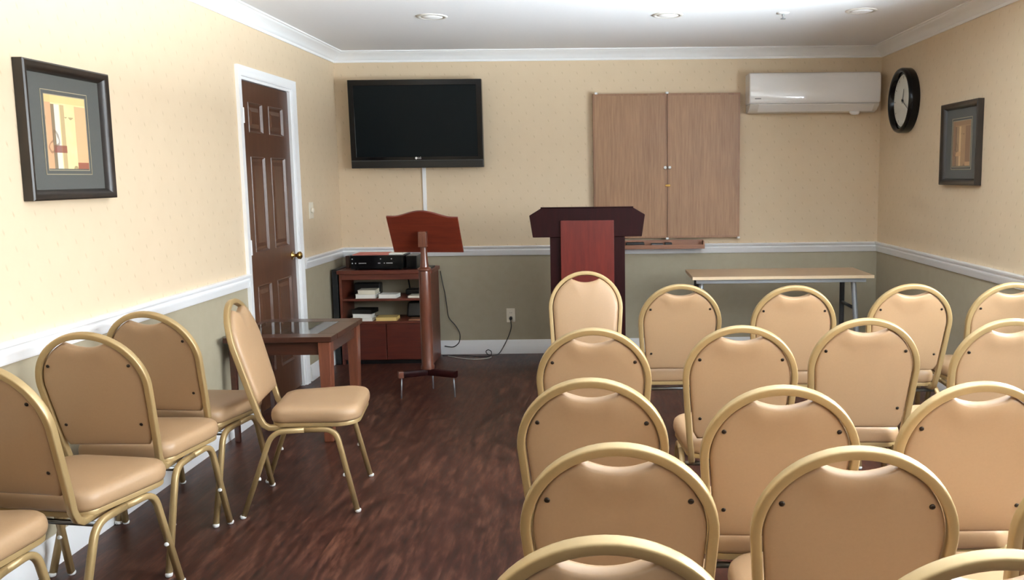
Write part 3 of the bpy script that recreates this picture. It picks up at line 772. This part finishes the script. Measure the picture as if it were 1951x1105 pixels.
book(.372, .515, S1, S1 + .030, -.345, -.22, M['paper'], M['paper'], 'white book in the middle of the upper shelf', 'books in the shelf cabinet', -.05)
tag(obj('paper_stack', bx(.60, .722, -.34, -.20, S1, S1 + .016), M['cream'], bevel=.002), 'flat pale papers at right on the upper shelf', 'paper')
book(.222, .318, S2, S2 + .026, -.345, -.23, M['paper'], M['paper'], 'small white book lowest in the left stack on the lower shelf', 'books in the shelf cabinet')
book(.158, .306, S2 + .0265, S2 + .0565, -.34, -.22, M['paper'], M['paper'], 'white book in middle of the left stack on the lower shelf', 'books in the shelf cabinet', .03)
book(.160, .325, S2 + .057, S2 + .091, -.34, -.20, M['black'], M['black'], 'black book on top of the left stack on the lower shelf', 'books in the shelf cabinet', -.12)
book(.340, .505, S2, S2 + .028, -.345, -.21, M['tanpaper'], M['tanpaper'], 'yellowish book lying right of the stack on the lower shelf', 'books in the shelf cabinet', .04)
tag(obj('paper_stack', bx(.60, .72, -.34, -.22, S2, S2 + .010), M['tray'], bevel=.002), 'thin brownish papers at right on the lower shelf', 'paper')
rt = thing('wifi_router', 'black router with two antennas at back of the upper shelf', 'router', (.63, -.10, S1))
obj('case', bx(-.09, .09, -.05, .05, .0, .045), M['black'], rt, bevel=.01)
for s in (-1, 1): obj('antenna', tube(B(), [(s * .07, .03, .04), (s * .085, .035, .145)], .006), M['black'], rt, smooth=True)
tag(obj('black_bag', hexa(B(), [(.55, -.20, S2), (.74, -.20, S2), (.74, -.06, S2), (.55, -.06, S2), (.56, -.18, S2 + .13), (.73, -.17, S2 + .14), (.73, -.08, S2 + .14), (.56, -.08, S2 + .12)]), M['black'], bevel=.02), 'black bundle at the back right of the lower shelf', 'bag')
tag(obj('black_case', bx(.13, .34, -.16, -.07, S1, S1 + .10), M['black'], bevel=.01), 'dark case at the back left of the upper shelf', 'case')

# ------------------------------------------------------------------ music stand style lectern
ms = thing('lectern_stand', 'wooden pedestal lectern stand with arched slanted board before the shelf cabinet', 'lectern', (.95, -1.30, 0))
O_ = Vector((.95, -1.30, 0))
TL, TR, BR, BL = [Vector(p) - O_ for p in ((.716, -1.40, 1.209), (1.184, -1.40, 1.197), (1.195, -1.265, .958), (.730, -1.265, .964))]
nb = (TR - BL).cross(TL - BR).normalized(); nb = nb if nb.y > 0 else -nb
upv = ((TL + TR) - (BL + BR)).normalized(); b = B(); fr_, bk_ = [], []
outl = [(0, 0), (1, 0)]
def bp(u, v): return BL * (1 - u) * (1 - v) + BR * u * (1 - v) + TR * u * v + TL * (1 - u) * v
edge = [bp(0, 0), bp(1, 0)]
for k in range(0, 25):
    u = 1 - k / 24; arch = .045 * max(0, math.cos((u - .5) * math.pi / .8)) ** 1.6 if abs(u - .5) < .4 else 0
    edge.append(bp(u, 1) + upv * arch)
A1 = [b.verts.new(p) for p in edge]; A2 = [b.verts.new(p + nb * .016) for p in edge]; n = len(edge)
for i in range(n): b.faces.new((A1[i], A1[(i + 1) % n], A2[(i + 1) % n], A2[i]))
b.faces.new(A1); b.faces.new(A2[::-1])
bd = obj('book_board', b, M['standboard'], ms, bevel=.002)
lp = B(); hexa(lp, [bp(.02, .02) + nb * .016, bp(.98, .02) + nb * .016, bp(.98, .02) + nb * .046, bp(.02, .02) + nb * .046, bp(.02, .08) + nb * .016, bp(.98, .08) + nb * .016, bp(.98, .08) + nb * .046, bp(.02, .08) + nb * .046])
obj('book_ledge', lp, M['standboard'], bd, bevel=.002)
px = -.005; py = -.035
obj('bracket', bx(px - .028, px + .028, py - .055, py - .005, 1.005, 1.108), M['standwood'], ms, bevel=.004)
prof = [(.036, .18), (.046, .185), (.046, .20), (.040, .215), (.041, .55), (.039, .83), (.037, .845), (.044, .852), (.044, .862), (.030, .872), (.027, .90), (.022, .96), (.021, 1.04)]
obj('post', lathe(B(), prof, 28, Matrix.Translation((px, py - .01, 0))), M['standwood'], ms, smooth='auto')
hub = Vector((px, py - .01, .162))
for e in ((-.185, -.128, .162), (.195, -.112, .157), (-.008, .14, .15)):
    e = Vector(e); d = (e - hub).normalized()
    arm = obj('base_arm', tube(B(), [hub, e], .022, .022, seg=16, power=6, up=(0, 0, 1)), M['mahog'], ms, smooth='auto')
    q = e - d * .02
    obj('leg', tube(B(), [(q.x, q.y, .145), (q.x + d.x * .006, q.y + d.y * .006, 0.0)], .005), M['alu'], ms, smooth=True)
    if e.x < -.1: obj('end_cap', tube(B(), [e - d * .03, e + d * .001], .0225, .0225, seg=16, power=6, up=(0, 0, 1)), M['legwood'], arm)

# ------------------------------------------------------------------ podium
po = thing('podium', 'dark red wooden podium with flared top standing before the oak cabinet', 'podium', (2.026, -.88, 0))
obj('base', bx(-.30, .30, -.25, .25, 0, .07), M['mahog'], po, bevel=.004)
obj('column', bx(-.259, .259, -.22, .20, .07, 1.06), M['mahog'], po, bevel=.004)
obj('front_panel', bx(-.184, .184, -.252, -.2205, .10, 1.157), M['cherry'], po, bevel=.004)
tp = [(-.318, 1.242), (.318, 1.242), (.398, 1.194), (.376, 1.042), (-.376, 1.042), (-.398, 1.194)]
b = B(); A1 = [b.verts.new((x, -.235, z)) for x, z in tp]; A2 = [b.verts.new((x, .26, z - (.13 if z > 1.1 else 0))) for x, z in tp]
for i in range(6): b.faces.new((A1[i], A1[(i + 1) % 6], A2[(i + 1) % 6], A2[i]))
b.faces.new(A1); b.faces.new(A2[::-1])
obj('reading_top', b, M['mahog'], po, bevel=.004)
obj('top_edge', hexa(B(), [(-.318, -.24, 1.2425), (.318, -.24, 1.2425), (.318, -.215, 1.237), (-.318, -.215, 1.237), (-.318, -.24, 1.25), (.318, -.24, 1.25), (.318, -.215, 1.245), (-.318, -.215, 1.245)]), M['mahog'], po, bevel=.002)

# ------------------------------------------------------------------ glass topped low table
zt_ = .60
et = thing('end_table', 'small dark wood side table with glass top by the door, behind the sideways chair', 'table', (.335, -2.0625, 0))
x0_, x1_, y0_, y1_ = -.297, .297, -.312, .312
b = B(); fw = .11
box(b, x0_, x1_, y0_, y0_ + fw, zt_ - .03, zt_); box(b, x0_, x1_, y1_ - fw, y1_, zt_ - .03, zt_); box(b, x0_, x0_ + .04, y0_ + fw, y1_ - fw, zt_ - .03, zt_); box(b, x1_ - fw, x1_, y0_ + fw, y1_ - fw, zt_ - .03, zt_)
obj('top_frame', b, M['tablewood'], et, bevel=.003)
obj('glass_top', bx(x0_ + .041, x1_ - fw - .001, y0_ + fw + .001, y1_ - fw - .001, zt_ - .009, zt_ - .001), M['glass'], et)
b = B(); box(b, x0_ + .05, x1_ - .05, y0_ + .03, y0_ + .05, zt_ - .105, zt_ - .03); box(b, x0_ + .05, x1_ - .05, y1_ - .05, y1_ - .03, zt_ - .105, zt_ - .03)
box(b, x0_ + .03, x0_ + .05, y0_ + .05, y1_ - .05, zt_ - .105, zt_ - .03); box(b, x1_ - .05, x1_ - .03, y0_ + .05, y1_ - .05, zt_ - .105, zt_ - .03)
obj('apron', b, M['tablewood'], et)
for x, y in ((x0_ + .046, y0_ + .046), (x1_ - .046, y0_ + .046), (x0_ + .046, y1_ - .046), (x1_ - .046, y1_ - .046)):
    h, g = (.034, .026) if x > 0 else (.017, .014)
    if x < 0: x -= .012
    obj('leg', hexa(B(), [(x - g, y - g, 0), (x + g, y - g, 0), (x + g, y + g, 0), (x - g, y + g, 0), (x - h, y - h, zt_ - .031), (x + h, y - h, zt_ - .031), (x + h, y + h, zt_ - .031), (x - h, y + h, zt_ - .031)]), M['legwood'] if x > 0 else M['tablewood'], et, bevel=.005)  # same wood throughout: right legs painted as lit, left legs as shaded

# ------------------------------------------------------------------ pale folding style table by the end wall
wt = thing('side_table', 'pale wood topped table with grey metal legs along the end wall', 'table', (3.42, -.69, 0))
tz = .735
obj('table_top', hexa(B(), [(-.648, -.26, tz - .022), (.648, -.26, tz - .022), (.648, .25, tz - .022), (-.648, .25, tz - .022), (-.648, -.26, tz), (.648, -.26, tz), (.648, .25, tz), (-.648, .25, tz)]), M['beech'], wt)
obj('edge_band', bx(-.649, .649, -.2625, -.2601, tz - .022, tz), M['beechedge'], wt)
b = B()
for y in (-.235, .19): box(b, -.62, .60, y, y + .03, tz - .052, tz - .0225)
for x in (-.60, .555): box(b, x, x + .03, -.205, .19, tz - .052, tz - .0225)
obj('under_frame', b, M['alu'], wt, bevel=.002)
for x in (-.575, .53):
    for y0q, y1q in ((-.16, -.25), (.12, .22)):
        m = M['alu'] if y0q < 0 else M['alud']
        lg_ = obj('leg', tube(B(), [(x, y0q, tz - .05), (x + .03 * (1 if x > 0 else -1), y1q, .012)], .019, .019, seg=16), m, wt, smooth='auto')
        obj('foot', lathe(B(), [(0.021, 0), (0.021, .014)], 14, Matrix.Translation((x + .03 * (1 if x > 0 else -1), y1q, 0))), M['black'], lg_)
    obj('leg_brace', tube(B(), [(x + .008 * (1 if x > 0 else -1), -.185, tz - .25), (x + .008 * (1 if x > 0 else -1), .145, tz - .25)], .012), M['alud'], wt, smooth=True)

# ------------------------------------------------------------------ light
def area(name, loc, rot, sx, sy, power, color):
    l = bpy.data.lights.new(name, 'AREA'); l.shape = 'RECTANGLE'; l.size = sx; l.size_y = sy; l.energy = power; l.color = color
    o = bpy.data.objects.new(name, l); COL.objects.link(o); o.location = loc; o.rotation_euler = rot; return o
area('daylight_side_window', (W + .9, (WY0 + WY1) / 2, 2.05), (R(90 - 12), 0, R(90)), WY1 - WY0 + .8, 2.0, 660, (0.90, 0.96, 1.0))
area('ground_bounce_fill_side', (W + 3.9, (WY0 + WY1) / 2, -.35), (R(180), 0, 0), 6.6, 10.0, 30000, (0.80, 0.92, 1.0))  # unseen lamp added as ground bounce to brighten the ceiling
area('daylight_rear_window', ((FX0 + FX1) / 2, YF - .55, 1.9), (R(90 - 8), 0, 0), FX1 - FX0 + .4, 1.6, 6, (0.9, 0.96, 1.0))
area('ground_bounce_fill_rear', ((FX0 + FX1) / 2, YF - 3.2, -.35), (R(180), 0, 0), 6.0, 5.4, 1200, (0.80, 0.92, 1.0))  # added lamp out of view, bounce fill through the rear window
wd = bpy.data.worlds.new('World'); SC.world = wd; wd.use_nodes = True
wd.node_tree.nodes['Background'].inputs[0].default_value = (0.85, 0.93, 1.0, 1); wd.node_tree.nodes['Background'].inputs[1].default_value = 1.0

# ------------------------------------------------------------------ camera
cam = bpy.data.cameras.new('camera'); co = bpy.data.objects.new('camera', cam); COL.objects.link(co)
FPX, CX, CY = 1620.0, 1147.653, 524.114
pitch, yaw, roll = 0.11594239, -0.00550539, -0.01087339
cp_, sp_, cyw, syw = math.cos(pitch), math.sin(pitch), math.cos(yaw), math.sin(yaw)
f = Vector((-syw * cp_, cyw * cp_, -sp_)); r = Vector((cyw, syw, 0)); u = r.cross(f)
c, s = math.cos(roll), math.sin(roll)
r2, u2 = r * c + u * s, u * c - r * s
co.matrix_world = Matrix(((r2.x, u2.x, -f.x, 2.09445), (r2.y, u2.y, -f.y, -6.96449), (r2.z, u2.z, -f.z, 1.45785), (0, 0, 0, 1)))
cam.sensor_width = 36.0; cam.lens = FPX / 1951 * 36; cam.shift_x = (975.5 - CX) / 1951; cam.shift_y = (CY - 552.5) / 1951
cam.clip_start = 0.05
SC.camera = co
SC.view_settings.view_transform = 'Standard'; SC.view_settings.look = 'None'; SC.view_settings.exposure = 0.0; SC.view_settings.gamma = 1.0
SC.view_settings.use_curve_mapping = False
SC.cycles.use_denoising = True
SC.cycles.max_bounces = 8; SC.cycles.diffuse_bounces = 5; SC.cycles.glossy_bounces = 3; SC.cycles.transmission_bounces = 6
SC.cycles.sample_clamp_indirect = 6.0
